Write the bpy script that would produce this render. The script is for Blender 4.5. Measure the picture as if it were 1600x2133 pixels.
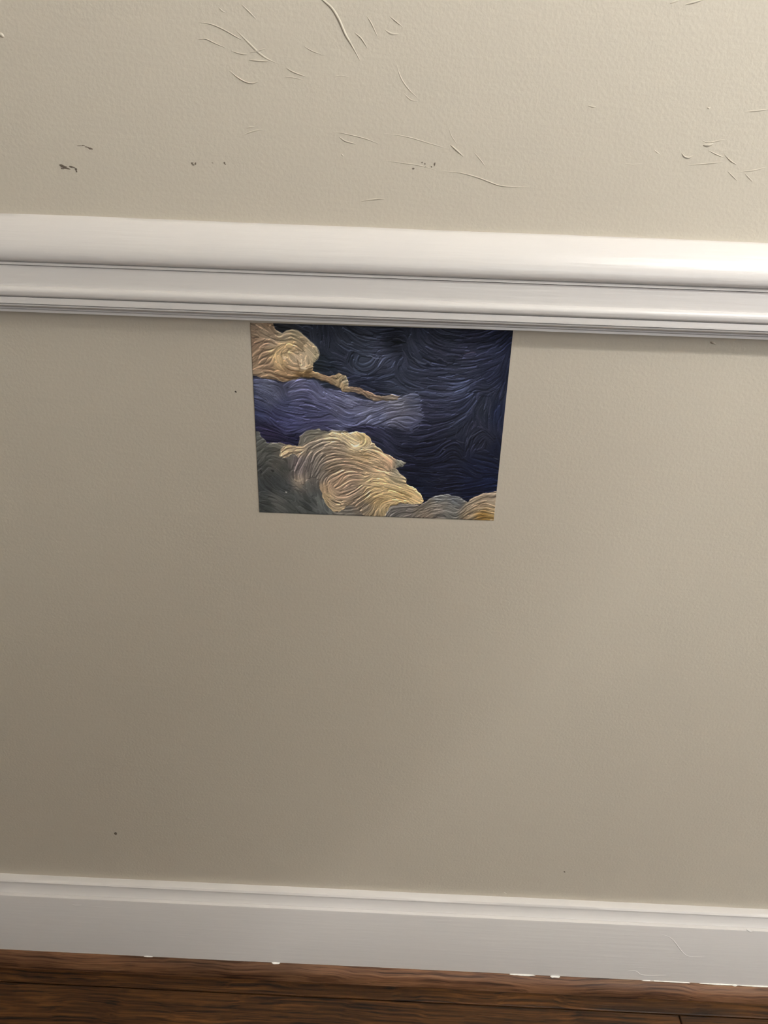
import bpy, bmesh, math, random
import numpy as np
from mathutils import Vector, Matrix

# ------------------------------------------------------------------ reset
for o in list(bpy.data.objects): bpy.data.objects.remove(o, do_unlink=True)
scene = bpy.context.scene
COL = scene.collection

# ------------------------------------------------------------------ camera
F_PX = 1553.26; CAM_H = 0.870; CAM_D = 0.57
YAW, PITCH, ROLL = (math.radians(a) for a in (-0.805, 25.60, 1.983))
def cam_axes():
    fwd = Vector((math.sin(YAW)*math.cos(PITCH), math.cos(YAW)*math.cos(PITCH), -math.sin(PITCH)))
    right = Vector((math.cos(YAW), -math.sin(YAW), 0)); up = right.cross(fwd)
    r = right*math.cos(ROLL) + up*math.sin(ROLL)
    u = -right*math.sin(ROLL) + up*math.cos(ROLL)
    return r, u, fwd
AX_R, AX_U, AX_F = cam_axes()
CAM = Vector((0, -CAM_D, CAM_H))
cd = bpy.data.cameras.new('camera'); cam = bpy.data.objects.new('camera', cd); COL.objects.link(cam)
cd.sensor_fit = 'VERTICAL'; cd.sensor_height = 36; cd.sensor_width = 27
cd.lens = F_PX/2133*36; cd.clip_start = 0.02; cd.clip_end = 50
cam.matrix_world = Matrix(((AX_R.x, AX_U.x, -AX_F.x, CAM.x), (AX_R.y, AX_U.y, -AX_F.y, CAM.y),
                           (AX_R.z, AX_U.z, -AX_F.z, CAM.z), (0, 0, 0, 1)))
scene.camera = cam
def on_wall(px, py, y=0.0):
    """point of the wall plane y that the photograph shows at a pixel"""
    d = AX_F + AX_R*((px-800)/F_PX) - AX_U*((py-1066.5)/F_PX)
    t = (y-CAM.y)/d.y
    return CAM + d*t

# ------------------------------------------------------------------ world, daylight, exposure
w = bpy.data.worlds.new('sky'); scene.world = w; w.use_nodes = True
bgn = w.node_tree.nodes['Background']; bgn.inputs[0].default_value = (0.62, 0.78, 1.0, 1); bgn.inputs[1].default_value = 1.0
scene.view_settings.view_transform = 'Standard'; scene.view_settings.look = 'None'
scene.view_settings.gamma = 1; scene.view_settings.use_curve_mapping = False
scene.view_settings.exposure = 0.0
ROOM_X0, ROOM_X1, ROOM_Y0, ROOM_Z = -3.0, 3.0, -5.6, 2.6
# windows: (wall, centre along the wall, half width, sill, head)
WIN = [('south', 1.3, 0.75, 0.80, 2.25), ('east', -2.2, 0.70, 0.80, 2.25)]
DAY_W = [48, 66]
for (side, c, hw, z0, z1), watt in zip(WIN, DAY_W):
    ld = bpy.data.lights.new('daylight', 'AREA'); ld.shape = 'RECTANGLE'
    ld.size = 2*hw; ld.size_y = z1-z0; ld.energy = watt; ld.color = (0.93, 0.97, 1.0)
    lo = bpy.data.objects.new('daylight', ld); COL.objects.link(lo)
    if side == 'south': lo.location = (c, ROOM_Y0-0.16, (z0+z1)/2); lo.rotation_euler = (math.radians(90), 0, 0)
    else: lo.location = (ROOM_X1+0.16, c, (z0+z1)/2); lo.rotation_euler = (math.radians(90), 0, math.radians(90))
LAMP = (0.64, -0.92, 1.72); ADDED_LAMP_W = 130.0          # small unseen pendant, added to shade the upper left wall
DOME = (1.42, -1.52); DOME_W = 960.0                 # opal drum ceiling lamp with a wide bottom plate added to dim the lower wall

# ------------------------------------------------------------------ helpers
def link(name, me, mats, parent=None, smooth=False, angle=None):
    if smooth:
        me.polygons.foreach_set('use_smooth', [True]*len(me.polygons))
        if angle: me.set_sharp_from_angle(angle=math.radians(angle))
    o = bpy.data.objects.new(name, me); COL.objects.link(o)
    for m in (mats if isinstance(mats, (list, tuple)) else [mats]):
        if not me.materials or len(me.materials) < 1: me.materials.append(m)
    if parent: o.parent = parent
    return o
def mesh(name, v, f):
    me = bpy.data.meshes.new(name); me.from_pydata(v, [], f); me.update(); return me
def box_vf(x0, x1, y0, y1, z0, z1):
    v = [(x0,y0,z0),(x1,y0,z0),(x1,y1,z0),(x0,y1,z0),(x0,y0,z1),(x1,y0,z1),(x1,y1,z1),(x0,y1,z1)]
    f = [(0,3,2,1),(4,5,6,7),(0,1,5,4),(1,2,6,5),(2,3,7,6),(3,0,4,7)]
    return v, f
def boxes(name, bl, mat, parent=None, bevel=0):
    v, f = [], []
    for b in bl:
        vv, ff = box_vf(*b); n = len(v); v += vv; f += [tuple(i+n for i in q) for q in ff]
    o = link(name, mesh(name, v, f), mat, parent)
    if bevel:
        m = o.modifiers.new('edge', 'BEVEL'); m.width = bevel; m.segments = 2
    return o
def struct(o, label=None, cat=None):
    o['kind'] = 'structure'
    if label: o['label'] = label
    if cat: o['category'] = cat
    return o
def tag(o, label, cat, group=None):
    o['label'] = label; o['category'] = cat
    if group: o['group'] = group
    return o
def srgb(r, g, b): 
    f = lambda c: (c/255/12.92 if c/255 <= .04045 else ((c/255+.055)/1.055)**2.4)
    return (f(r), f(g), f(b), 1)

# ------------------------------------------------------------------ materials
def newmat(name):
    m = bpy.data.materials.new(name); m.use_nodes = True
    nt = m.node_tree; return m, nt, nt.nodes['Principled BSDF']
def N(nt, t, **k):
    n = nt.nodes.new(t)
    for a, b in k.items(): setattr(n, a, b)
    return n
def noise(nt, coord, scale, vec=(1,1,1), detail=3, rough=.5):
    mp = N(nt, 'ShaderNodeMapping'); mp.inputs['Scale'].default_value = vec
    nt.links.new(coord, mp.inputs['Vector'])
    n = N(nt, 'ShaderNodeTexNoise'); n.inputs['Scale'].default_value = scale
    n.inputs['Detail'].default_value = detail; n.inputs['Roughness'].default_value = rough
    nt.links.new(mp.outputs[0], n.inputs['Vector']); return n.outputs[0]
def math_n(nt, op, a, b):
    m = N(nt, 'ShaderNodeMath', operation=op)
    for i, x in enumerate((a, b)):
        if isinstance(x, (int, float)): m.inputs[i].default_value = x
        else: nt.links.new(x, m.inputs[i])
    return m.outputs[0]
def ramp(nt, fac, stops):
    r = N(nt, 'ShaderNodeValToRGB'); e = r.color_ramp.elements
    while len(e) < len(stops): e.new(.5)
    for el, (p, c) in zip(e, stops): el.position = p; el.color = c
    nt.links.new(fac, r.inputs[0]); return r.outputs[0]
def mixc(nt, fac, a, b, mode='MIX'):
    m = N(nt, 'ShaderNodeMix', data_type='RGBA', blend_type=mode)
    if isinstance(fac, (int, float)): m.inputs[0].default_value = fac
    else: nt.links.new(fac, m.inputs[0])
    for i, x in ((6, a), (7, b)):
        if isinstance(x, tuple): m.inputs[i].default_value = x
        else: nt.links.new(x, m.inputs[i])
    return m.outputs[2]

def wall_paint():
    m, nt, b = newmat('greige_wall_paint')
    co = N(nt, 'ShaderNodeTexCoord').outputs['Object']
    big = noise(nt, co, 2.5, (1,1,1), 1)
    c = ramp(nt, big, [(0.3, srgb(188,179,164)), (0.7, srgb(192,184,169))])
    nt.links.new(c, b.inputs['Base Color']); b.inputs['Roughness'].default_value = .55
    peel = noise(nt, co, 420, (1,1,1), 2)
    streak = noise(nt, co, 160, (.16,1,1.6), 2)
    lump = noise(nt, co, 75, (.9,1,1), 2)
    h = math_n(nt, 'ADD', math_n(nt, 'MULTIPLY', peel, .5), math_n(nt, 'ADD', math_n(nt, 'MULTIPLY', streak, .3), math_n(nt, 'MULTIPLY', lump, .35)))
    bp = N(nt, 'ShaderNodeBump'); bp.inputs['Strength'].default_value = .5; bp.inputs['Distance'].default_value = .0008
    nt.links.new(h, bp.inputs['Height']); nt.links.new(bp.outputs[0], b.inputs['Normal'])
    return m
def trim_paint():
    m, nt, b = newmat('white_semigloss_paint')
    co = N(nt, 'ShaderNodeTexCoord').outputs['Object']
    big = noise(nt, co, 6, (.4,1,1), 2)
    c = ramp(nt, big, [(0.3, srgb(214,210,208)), (0.7, srgb(218,214,210))])
    nt.links.new(c, b.inputs['Base Color']); b.inputs['Roughness'].default_value = .32
    brush = noise(nt, co, 260, (.05,1,1), 3); lump = noise(nt, co, 45, (.3,1,1), 2)
    h = math_n(nt, 'ADD', math_n(nt, 'MULTIPLY', brush, .75), math_n(nt, 'MULTIPLY', lump, .5))
    bp = N(nt, 'ShaderNodeBump'); bp.inputs['Strength'].default_value = .45; bp.inputs['Distance'].default_value = .0008
    nt.links.new(h, bp.inputs['Height']); nt.links.new(bp.outputs[0], b.inputs['Normal'])
    return m
def wood(name, dark, mid, light, rough=.38, offset=True, pore=.0007):
    m, nt, b = newmat(name)
    co = N(nt, 'ShaderNodeTexCoord').outputs['Object']
    if offset:
        oi = N(nt, 'ShaderNodeObjectInfo'); cb = N(nt, 'ShaderNodeCombineXYZ')
        nt.links.new(math_n(nt, 'MULTIPLY', oi.outputs['Random'], 37.0), cb.inputs[0])
        nt.links.new(math_n(nt, 'MULTIPLY', oi.outputs['Random'], 11.0), cb.inputs[1])
        ad = N(nt, 'ShaderNodeVectorMath', operation='ADD'); nt.links.new(co, ad.inputs[0]); nt.links.new(cb.outputs[0], ad.inputs[1]); co = ad.outputs[0]
    wob = noise(nt, co, 9, (.8,1,1), 3)
    wv = N(nt, 'ShaderNodeVectorMath', operation='SCALE'); 
    cb2 = N(nt, 'ShaderNodeCombineXYZ'); nt.links.new(wob, cb2.inputs[1]); nt.links.new(wob, cb2.inputs[2])
    nt.links.new(cb2.outputs[0], wv.inputs[0]); wv.inputs['Scale'].default_value = .016
    ad2 = N(nt, 'ShaderNodeVectorMath', operation='ADD'); nt.links.new(co, ad2.inputs[0]); nt.links.new(wv.outputs[0], ad2.inputs[1])
    grain = noise(nt, ad2.outputs[0], 400, (.014,1,1), 4, .6)
    fine = noise(nt, ad2.outputs[0], 900, (.03,1,1), 2)
    blot = noise(nt, co, 14, (.5,1.6,1), 3)
    c = ramp(nt, grain, [(.36, dark), (.46, mid), (.66, light)])
    c = mixc(nt, ramp(nt, fine, [(.35, (.6,.6,.6,1)), (.6, (1,1,1,1))]), (0,0,0,1), c, 'MULTIPLY') if False else c
    tone = ramp(nt, blot, [(.35, (.62,.60,.58,1)), (.65, (1.12,1.08,1.05,1))])
    c = mixc(nt, 1.0, c, tone, 'MULTIPLY')
    pores = ramp(nt, fine, [(.36, (.45,.42,.4,1)), (.46, (1,1,1,1))])
    c = mixc(nt, .7, c, pores, 'MULTIPLY')
    nt.links.new(c, b.inputs['Base Color']); b.inputs['Roughness'].default_value = rough; b.inputs['Specular IOR Level'].default_value = .25
    h = math_n(nt, 'ADD', grain, math_n(nt, 'MULTIPLY', fine, .5))
    bp = N(nt, 'ShaderNodeBump'); bp.inputs['Strength'].default_value = .6; bp.inputs['Distance'].default_value = pore
    nt.links.new(h, bp.inputs['Height']); nt.links.new(bp.outputs[0], b.inputs['Normal'])
    return m
def flat(name, col, rough=.5, emit=None, es=0, metal=0):
    m, nt, b = newmat(name)
    co = N(nt, 'ShaderNodeTexCoord').outputs['Object']
    v = noise(nt, co, 300, (1,1,1), 2)
    c = ramp(nt, v, [(.3, tuple(x*.86 for x in col[:3])+(1,)), (.7, col)])
    nt.links.new(c, b.inputs['Base Color']); b.inputs['Roughness'].default_value = rough; b.inputs['Metallic'].default_value = metal
    if emit: b.inputs['Emission Color'].default_value = emit; b.inputs['Emission Strength'].default_value = es
    return m
M_WALL = wall_paint(); M_TRIM = trim_paint()
M_SHOE = wood('brown_shoe_moulding_wood', srgb(50,31,19), srgb(92,63,43), srgb(118,87,63), .5, False)
M_FLOOR = wood('dark_oak_floor', srgb(20,10,3), srgb(58,35,13), srgb(90,58,25), .5)
M_GAP = flat('dark_floor_gap', srgb(28,16,10), .8)
M_CEIL = flat('ceiling_paint', srgb(236,232,224), .8)
M_SCUFF = flat('grey_scuff', srgb(104,92,80), .7)
M_DIRT = flat('dark_speck', srgb(52,44,38), .7)
M_CHIP = flat('bare_white_paint', srgb(246,244,238), .35)

# ------------------------------------------------------------------ room shell
T = .14
wall_back = struct(boxes('wall_back', [(ROOM_X0-T, ROOM_X1+T, 0, T, 0, ROOM_Z)], M_WALL))
wall_left = struct(boxes('wall_left', [(ROOM_X0-T, ROOM_X0, ROOM_Y0-T, 0, 0, ROOM_Z)], M_WALL))
def wall_with_window(name, side, c, hw, z0, z1):
    if side == 'south':
        a0, a1 = ROOM_X0-T, ROOM_X1+T
        mk = lambda p, q, zl, zh: (p, q, ROOM_Y0-T, ROOM_Y0, zl, zh)
    else:
        a0, a1 = ROOM_Y0, 0
        mk = lambda p, q, zl, zh: (ROOM_X1, ROOM_X1+T, p, q, zl, zh)
    return struct(boxes(name, [mk(a0, c-hw, 0, ROOM_Z), mk(c+hw, a1, 0, ROOM_Z), mk(c-hw, c+hw, 0, z0), mk(c-hw, c+hw, z1, ROOM_Z)], M_WALL))
wall_front = wall_with_window('wall_front', *WIN[0])
wall_right = wall_with_window('wall_right', *WIN[1])
ceiling = struct(boxes('ceiling', [(ROOM_X0-T, ROOM_X1+T, ROOM_Y0-T, T, ROOM_Z, ROOM_Z+.1)], M_CEIL))
gm, gnt, gb = newmat('window_glass')
for n in list(gnt.nodes):
    if n.type != 'OUTPUT_MATERIAL': gnt.nodes.remove(n)
tr = N(gnt, 'ShaderNodeBsdfTransparent'); gl = N(gnt, 'ShaderNodeBsdfGlossy'); gl.inputs['Roughness'].default_value = .02
mx = N(gnt, 'ShaderNodeMixShader'); mx.inputs[0].default_value = .06
gnt.links.new(tr.outputs[0], mx.inputs[1]); gnt.links.new(gl.outputs[0], mx.inputs[2])
gnt.links.new(mx.outputs[0], [n for n in gnt.nodes if n.type == 'OUTPUT_MATERIAL'][0].inputs[0])
for i, (side, c, hw, z0, z1) in enumerate(WIN):
    def W(p, q, d0, d1, zl, zh):
        return (p, q, ROOM_Y0-d1, ROOM_Y0-d0, zl, zh) if side == 'south' else (ROOM_X1+d0, ROOM_X1+d1, p, q, zl, zh)
    fr = .05; zm = (z0+z1)/2
    win = struct(boxes('window_%d' % (i+1), [W(c-hw, c-hw+fr, .04, .10, z0, z1), W(c+hw-fr, c+hw, .04, .10, z0, z1),
        W(c-hw+fr, c+hw-fr, .04, .10, z0, z0+fr), W(c-hw+fr, c+hw-fr, .04, .10, z1-fr, z1), W(c-hw+fr, c+hw-fr, .04, .10, zm-.025, zm+.025)], M_TRIM))
    boxes('window_sill', [W(c-hw-.04, c+hw+.04, -.03, 0, z0-.03, z0)], M_TRIM, win)
    boxes('pane', [W(c-hw+fr, c+hw-fr, .066, .070, z0+fr, zm-.025)], gm, win)
    boxes('pane', [W(c-hw+fr, c+hw-fr, .066, .070, zm+.025, z1-fr)], gm, win)

# ------------------------------------------------------------------ mouldings (profile: out from wall, height relative to the camera)
rng = random.Random(4)
def hum(x, seed, amp):     # gentle hand-painted waver along a run
    r = random.Random(seed); s = 0
    for k in range(7):
        f = 6*1.75**k; s += math.sin(x*f+r.uniform(0, 6.28))/(1.35**k)
    return s*amp
def run(name, prof, mat, x0, x1, nx, waver, angle=35, nosmooth=False):
    v, f = [], []; n = len(prof)
    for i in range(nx+1):
        x = x0+(x1-x0)*i/nx
        for j, (p, z, k) in enumerate(prof):
            v.append((x, -(p + (waver(x, j)[0] if k else 0)), CAM_H+z+(waver(x, j)[1] if k else 0)))
    for i in range(nx):
        for j in range(n-1):
            a = i*n+j; f.append((a, a+1, a+n+1, a+n))
    f.append(tuple(range(n-1, -1, -1))); f.append(tuple(nx*n+j for j in range(n)))
    for i in range(nx): f.append((i*n, i*n+n, i*n+2*n-1, i*n+n-1))
    o = link(name, mesh(name, v, f), mat, None, True, angle)
    return struct(o)
def arc(c, r0, r1, a0, a1, n):   # ellipse arc in (p, z), degrees
    return [(c[0]+r0*math.cos(math.radians(a0+(a1-a0)*i/n)), c[1]+r1*math.sin(math.radians(a0+(a1-a0)*i/n))) for i in range(n+1)]
rail = [(0, -.0476), (.0015, -.0474)]
rail += [(.0050, -.0488), (.0090, -.0518), (.0130, -.0558), (.0165, -.0604), (.0188, -.0645)]
rail += [(.0199, -.0675), (.0204, -.0697), (.0205, -.0715), (.0203, -.0733), (.0198, -.0749), (.0190, -.0761), (.0180, -.0769), (.0170, -.0773)]
rail += [(.0150, -.0774), (.0150, -.0778), (.0168, -.0779), (.0168, -.0796), (.0136, -.0797), (.0136, -.0802), (.0154, -.0803)]
rail += [(.0154, -.0945)]
rail += arc((.0158, -.0980), .0034, .0035, 85, -25, 8) + [(.0187, -.1004), (.0181, -.1014), (.0174, -.1018)]
rail += [(.0150, -.1019), (.0150, -.1024), (.0172, -.1025), (.0172, -.1070), (.0145, -.1071), (.0145, -.1077)]
rail += [(.0158, -.1078), (.0158, -.1088), (.0148, -.1094), (.0120, -.1103), (.0085, -.1112), (.0066, -.1120), (.0068, -.1127)]
rail += [(.0090, -.1130), (.0092, -.1147), (0, -.1150)]
rail = [(p, z, i < 8) for i, (p, z) in enumerate(rail)]
def rail_w(x, j):
    if j < 2: return (0, hum(x, 11, .00018) - .0014*x)
    return (hum(x, 12, .00004), -.0014*x*(1-j/8))
trim_1 = run('trim_1', rail, M_TRIM, ROOM_X0, ROOM_X1, 420, rail_w)
trim_1['label'] = 'white painted chair rail moulding running across the beige wall'
base = [(0, -.7436), (.0050, -.7436), (.0073, -.7443), (.0085, -.7460), (.0084, -.7476), (.0076, -.7483)]
base += [(.0079, -.7500), (.0086, -.7530), (.0098, -.7562), (.0110, -.7585), (.0117, -.7594), (.0116, -.7601)]
base += [(.0140, -.7602), (.0149, -.7605), (.0152, -.7613), (.0152, -.8690), (0, -.8690)]
base = [(p, z, i < 3) for i, (p, z) in enumerate(base)]
baseboard_back = run('baseboard_back', base, M_TRIM, ROOM_X0, ROOM_X1, 420, lambda x, j: (0, hum(x, 21, .00022)))
baseboard_back['label'] = 'white painted baseboard with a moulded top edge'
shoe = [(.0153, -.8544)] + [(.0153+.0116*math.sin(math.radians(a)), -.8698+.0150*math.cos(math.radians(a))) for a in (12, 25, 38, 50, 62, 74, 84, 90)] + [(.0153, -.8698)]
shoe = [(p, z, i < 1) for i, (p, z) in enumerate(shoe)]
trim_2 = run('trim_2', shoe, M_SHOE, ROOM_X0, ROOM_X1, 420, lambda x, j: (0, hum(x, 31, .00018)))
trim_2['label'] = 'brown stained quarter-round shoe moulding at the foot of the baseboard'

# ------------------------------------------------------------------ floor: every strip a plank
floor = struct(boxes('floor', [(ROOM_X0, ROOM_X1, ROOM_Y0, 0, -.05, -.004)], M_GAP), 'dark brown oak strip floor')
PW = .0572; y_first = -.0425
plank_me = {}
def plank(x0, x1, y0, y1, key):
    L = round(x1-x0, 3); Wd = round(y1-y0, 4)
    k = (L, Wd)
    if k not in plank_me:
        bm = bmesh.new(); bmesh.ops.create_cube(bm, size=1)
        bmesh.ops.scale(bm, vec=(L-.0012, Wd-.0013, .0040), verts=bm.verts)
        top = [e for e in bm.edges if all(v.co.z > 0 for v in e.verts)]
        bmesh.ops.bevel(bm, geom=top, offset=.0009, segments=1, affect='EDGES')
        me = bpy.data.meshes.new('plank'); bm.to_mesh(me); bm.free(); plank_me[k] = me
    o = bpy.data.objects.new('plank', plank_me[k]); COL.objects.link(o)
    if not plank_me[k].materials: plank_me[k].materials.append(M_FLOOR)
    o.location = ((x0+x1)/2, (y0+y1)/2, -.002); o.parent = floor
    return o
prng = random.Random(8)
rows = [(y_first, -.001)]
y = y_first
while y-PW > -2.9: rows.append((y-PW, y)); y -= PW
jx = on_wall(1414, 2122, -.045).x
for r, (a, b) in enumerate(rows):
    if r == 1: cuts = [ROOM_X0, jx-1.2, jx, ROOM_X1-.6, ROOM_X1]
    elif r == 0: cuts = [ROOM_X0, -.9, .75, 1.9, ROOM_X1]
    else:
        q = prng.choice([.6, .8, 1.0, 1.2, 1.4]); cuts = [ROOM_X0, ROOM_X0+q, ROOM_X0+q+prng.choice([1.2, 1.4, 1.6]), ROOM_X0+q+3, ROOM_X1]
    for c0, c1 in zip(cuts, cuts[1:]): plank(c0, c1, a, b, r)

far = boxes('floor_area', [(ROOM_X0, ROOM_X1, ROOM_Y0, y, -.004, 0)], M_FLOOR, floor); far['kind'] = 'stuff'

# ------------------------------------------------------------------ ceiling lamp, and an unseen pendant added to shape the light
lamp = bpy.data.objects.new('added_pendant', None); COL.objects.link(lamp); lamp.location = LAMP
tag(lamp, 'unseen dark cone pendant lamp, added to shade the upper left wall', 'lamp')
def lathe(name, prof, mat, parent, n=40):
    v, f = [], []
    for i in range(n):
        a = 2*math.pi*i/n
        for r, z in prof: v.append((r*math.cos(a), r*math.sin(a), z))
    m = len(prof)
    for i in range(n):
        k = (i+1) % n
        for j in range(m-1): f.append((i*m+j, k*m+j, k*m+j+1, i*m+j+1))
    return link(name, mesh(name, v, f), mat, parent, True, 40)
M_SHADE = flat('dark_enamel', srgb(44,42,40), .4)
lathe('shade', [(.036, .245), (.045, .235), (.10, .15), (.19, .0), (.187, .0), (.097, .145), (.043, .225), (.036, .225)][::-1], M_SHADE, lamp)
lathe('socket', [(.001, .26), (.036, .26), (.036, .17), (.022, .155), (.001, .155)], M_SHADE, lamp, 24)
CZ = ROOM_Z-LAMP[2]
lathe('cord', [(.004, .26), (.004, CZ-.02)], M_SHADE, lamp, 10)
lathe('canopy', [(.001, CZ), (.06, CZ), (.055, CZ-.02), (.001, CZ-.025)], M_SHADE, lamp, 24)
M_BULB = flat('lit_bulb', srgb(245,240,230), .4, (1.0, .985, .94, 1), ADDED_LAMP_W)
lathe('bulb', [(.001, .055)] + [(.045*math.sin(math.radians(t)), .10-.045*math.cos(math.radians(t))) for t in range(22, 160, 23)] + [(.014, .158)], M_BULB, lamp, 14)

dome = bpy.data.objects.new('ceiling_lamp', None); COL.objects.link(dome); dome.location = (DOME[0], DOME[1], ROOM_Z)
tag(dome, 'flush ceiling lamp with an opal glass drum above a wide dark plate added to dim the lower wall', 'lamp')
lathe('top_plate', [(.001, 0), (.16, 0), (.16, -.015), (.001, -.015)], M_SHADE, dome)
M_OPAL = flat('opal_glass', srgb(245,240,230), .4, (1.0, .99, .965, 1), DOME_W)
lathe('glass_drum', [(.14, -.016), (.14, -.136)], M_OPAL, dome)
lathe('dimming_plate', [(.001, -.137), (.19, -.137), (.19, -.149), (.001, -.152)], M_SHADE, dome)  # added overhanging plate, cuts the steep light reaching the baseboard

# ------------------------------------------------------------------ unseen cabinet added to keep low light off the lower wall
M_DARKWOOD = wood('dark_walnut', srgb(30,18,11), srgb(58,38,25), srgb(78,52,35), .5, False)
M_KNOB = flat('dull_brass', srgb(140,112,66), .4, metal=1)
SBX0, SBX1, SBY0, SBY1 = -1.35, .55, -1.88, -1.40
sb = bpy.data.objects.new('light_blocker', None); COL.objects.link(sb); sb.location = ((SBX0+SBX1)/2, (SBY0+SBY1)/2, 0)
tag(sb, 'unseen dark walnut cabinet with three doors, added to block low light', 'light_blocker')
hx, hy = (SBX1-SBX0)/2, (SBY1-SBY0)/2
boxes('body', [(-hx+.02, hx-.02, -hy+.02, hy-.02, .10, .815)], M_DARKWOOD, sb, .003)
boxes('top', [(-hx, hx, -hy, hy, .815, .85)], M_DARKWOOD, sb, .004)
for sx in (-1, 1):
    for sy in (-1, 1):
        cx, cy = sx*(hx-.06), sy*(hy-.06); boxes('leg', [(cx-.025, cx+.025, cy-.025, cy+.025, 0, .10)], M_DARKWOOD, sb, .003)
dw = (2*hx-.10)/3
for k in range(3):
    a0 = -hx+.05+k*dw+.006; a1 = a0+dw-.012; yf = hy-.02
    d_ = boxes('door', [(a0, a0+.06, yf, yf+.018, .13, .79), (a1-.06, a1, yf, yf+.018, .13, .79), (a0+.06, a1-.06, yf, yf+.018, .13, .19),
                        (a0+.06, a1-.06, yf, yf+.018, .73, .79), (a0+.06, a1-.06, yf, yf+.008, .19, .73)], M_DARKWOOD, sb)
    kb = lathe('knob', [(.001, 0), (.008, 0), (.006, .010), (.013, .018), (.013, .024), (.008, .028), (.001, .029)], M_KNOB, d_, 16)
    kb.rotation_euler = (math.radians(-90), 0, 0); kb.location = (a1-.03 if k != 2 else a0+.03, yf+.018, .5)

# ------------------------------------------------------------------ wall blemishes: ridges, nubs, scuffs
def spline(pts, n):
    P = [Vector(p) for p in pts]; P = [P[0]*2-P[1]] + P + [P[-1]*2-P[-2]]
    out = []; m = len(P)-3
    for i in range(n+1):
        t = i/n*m; k = min(int(t), m-1); t -= k
        a, b, c, d = P[k:k+4]
        out.append(.5*((2*b)+(c-a)*t+(2*a-5*b+4*c-d)*t*t+(3*b-3*c+d-a)*t*t*t))
    return out
def ridge(name, pts, w, h, mat, parent, plane=0.0):
    """raised paint line on a vertical plane; pts in photo pixels, w/h in metres"""
    pl = [on_wall(x, y, plane) for x, y in pts]
    c = spline([(p.x, p.z, 0) for p in pl], max(8, 5*len(pts)))
    v, f = [], []
    cs = [(-1, 0), (-.62, .62), (0, 1), (.62, .62), (1, 0)]
    for i, p in enumerate(c):
        t = i/(len(c)-1); k = max(.04, math.sin(math.pi*min(1, max(0, t*.94+.03)))**.7)
        d = (c[min(i+1, len(c)-1)]-c[max(i-1, 0)]); d.normalize(); nrm = Vector((-d.y, d.x, 0))
        for s, q in cs:
            g = p+nrm*(s*w*k); v.append((g.x, plane-q*h*k+.00003, g.y))
    m = len(cs)
    for i in range(len(c)-1):
        for j in range(m-1): f.append((i*m+j, (i+1)*m+j, (i+1)*m+j+1, i*m+j+1))
    f.append(tuple(range(m))); f.append(tuple((len(c)-1)*m+j for j in range(m-1, -1, -1)))
    return link(name, mesh(name, v, f), mat, parent, True, 70)
Q1 = lambda p: (350+p[0]/2.667, p[1]/2.667)
Q2 = lambda p: (650+p[0]/1.684, 230+p[1]/1.684)
Q3 = lambda p: (1100+p[0]/3.2, p[1]/3.2)
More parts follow.
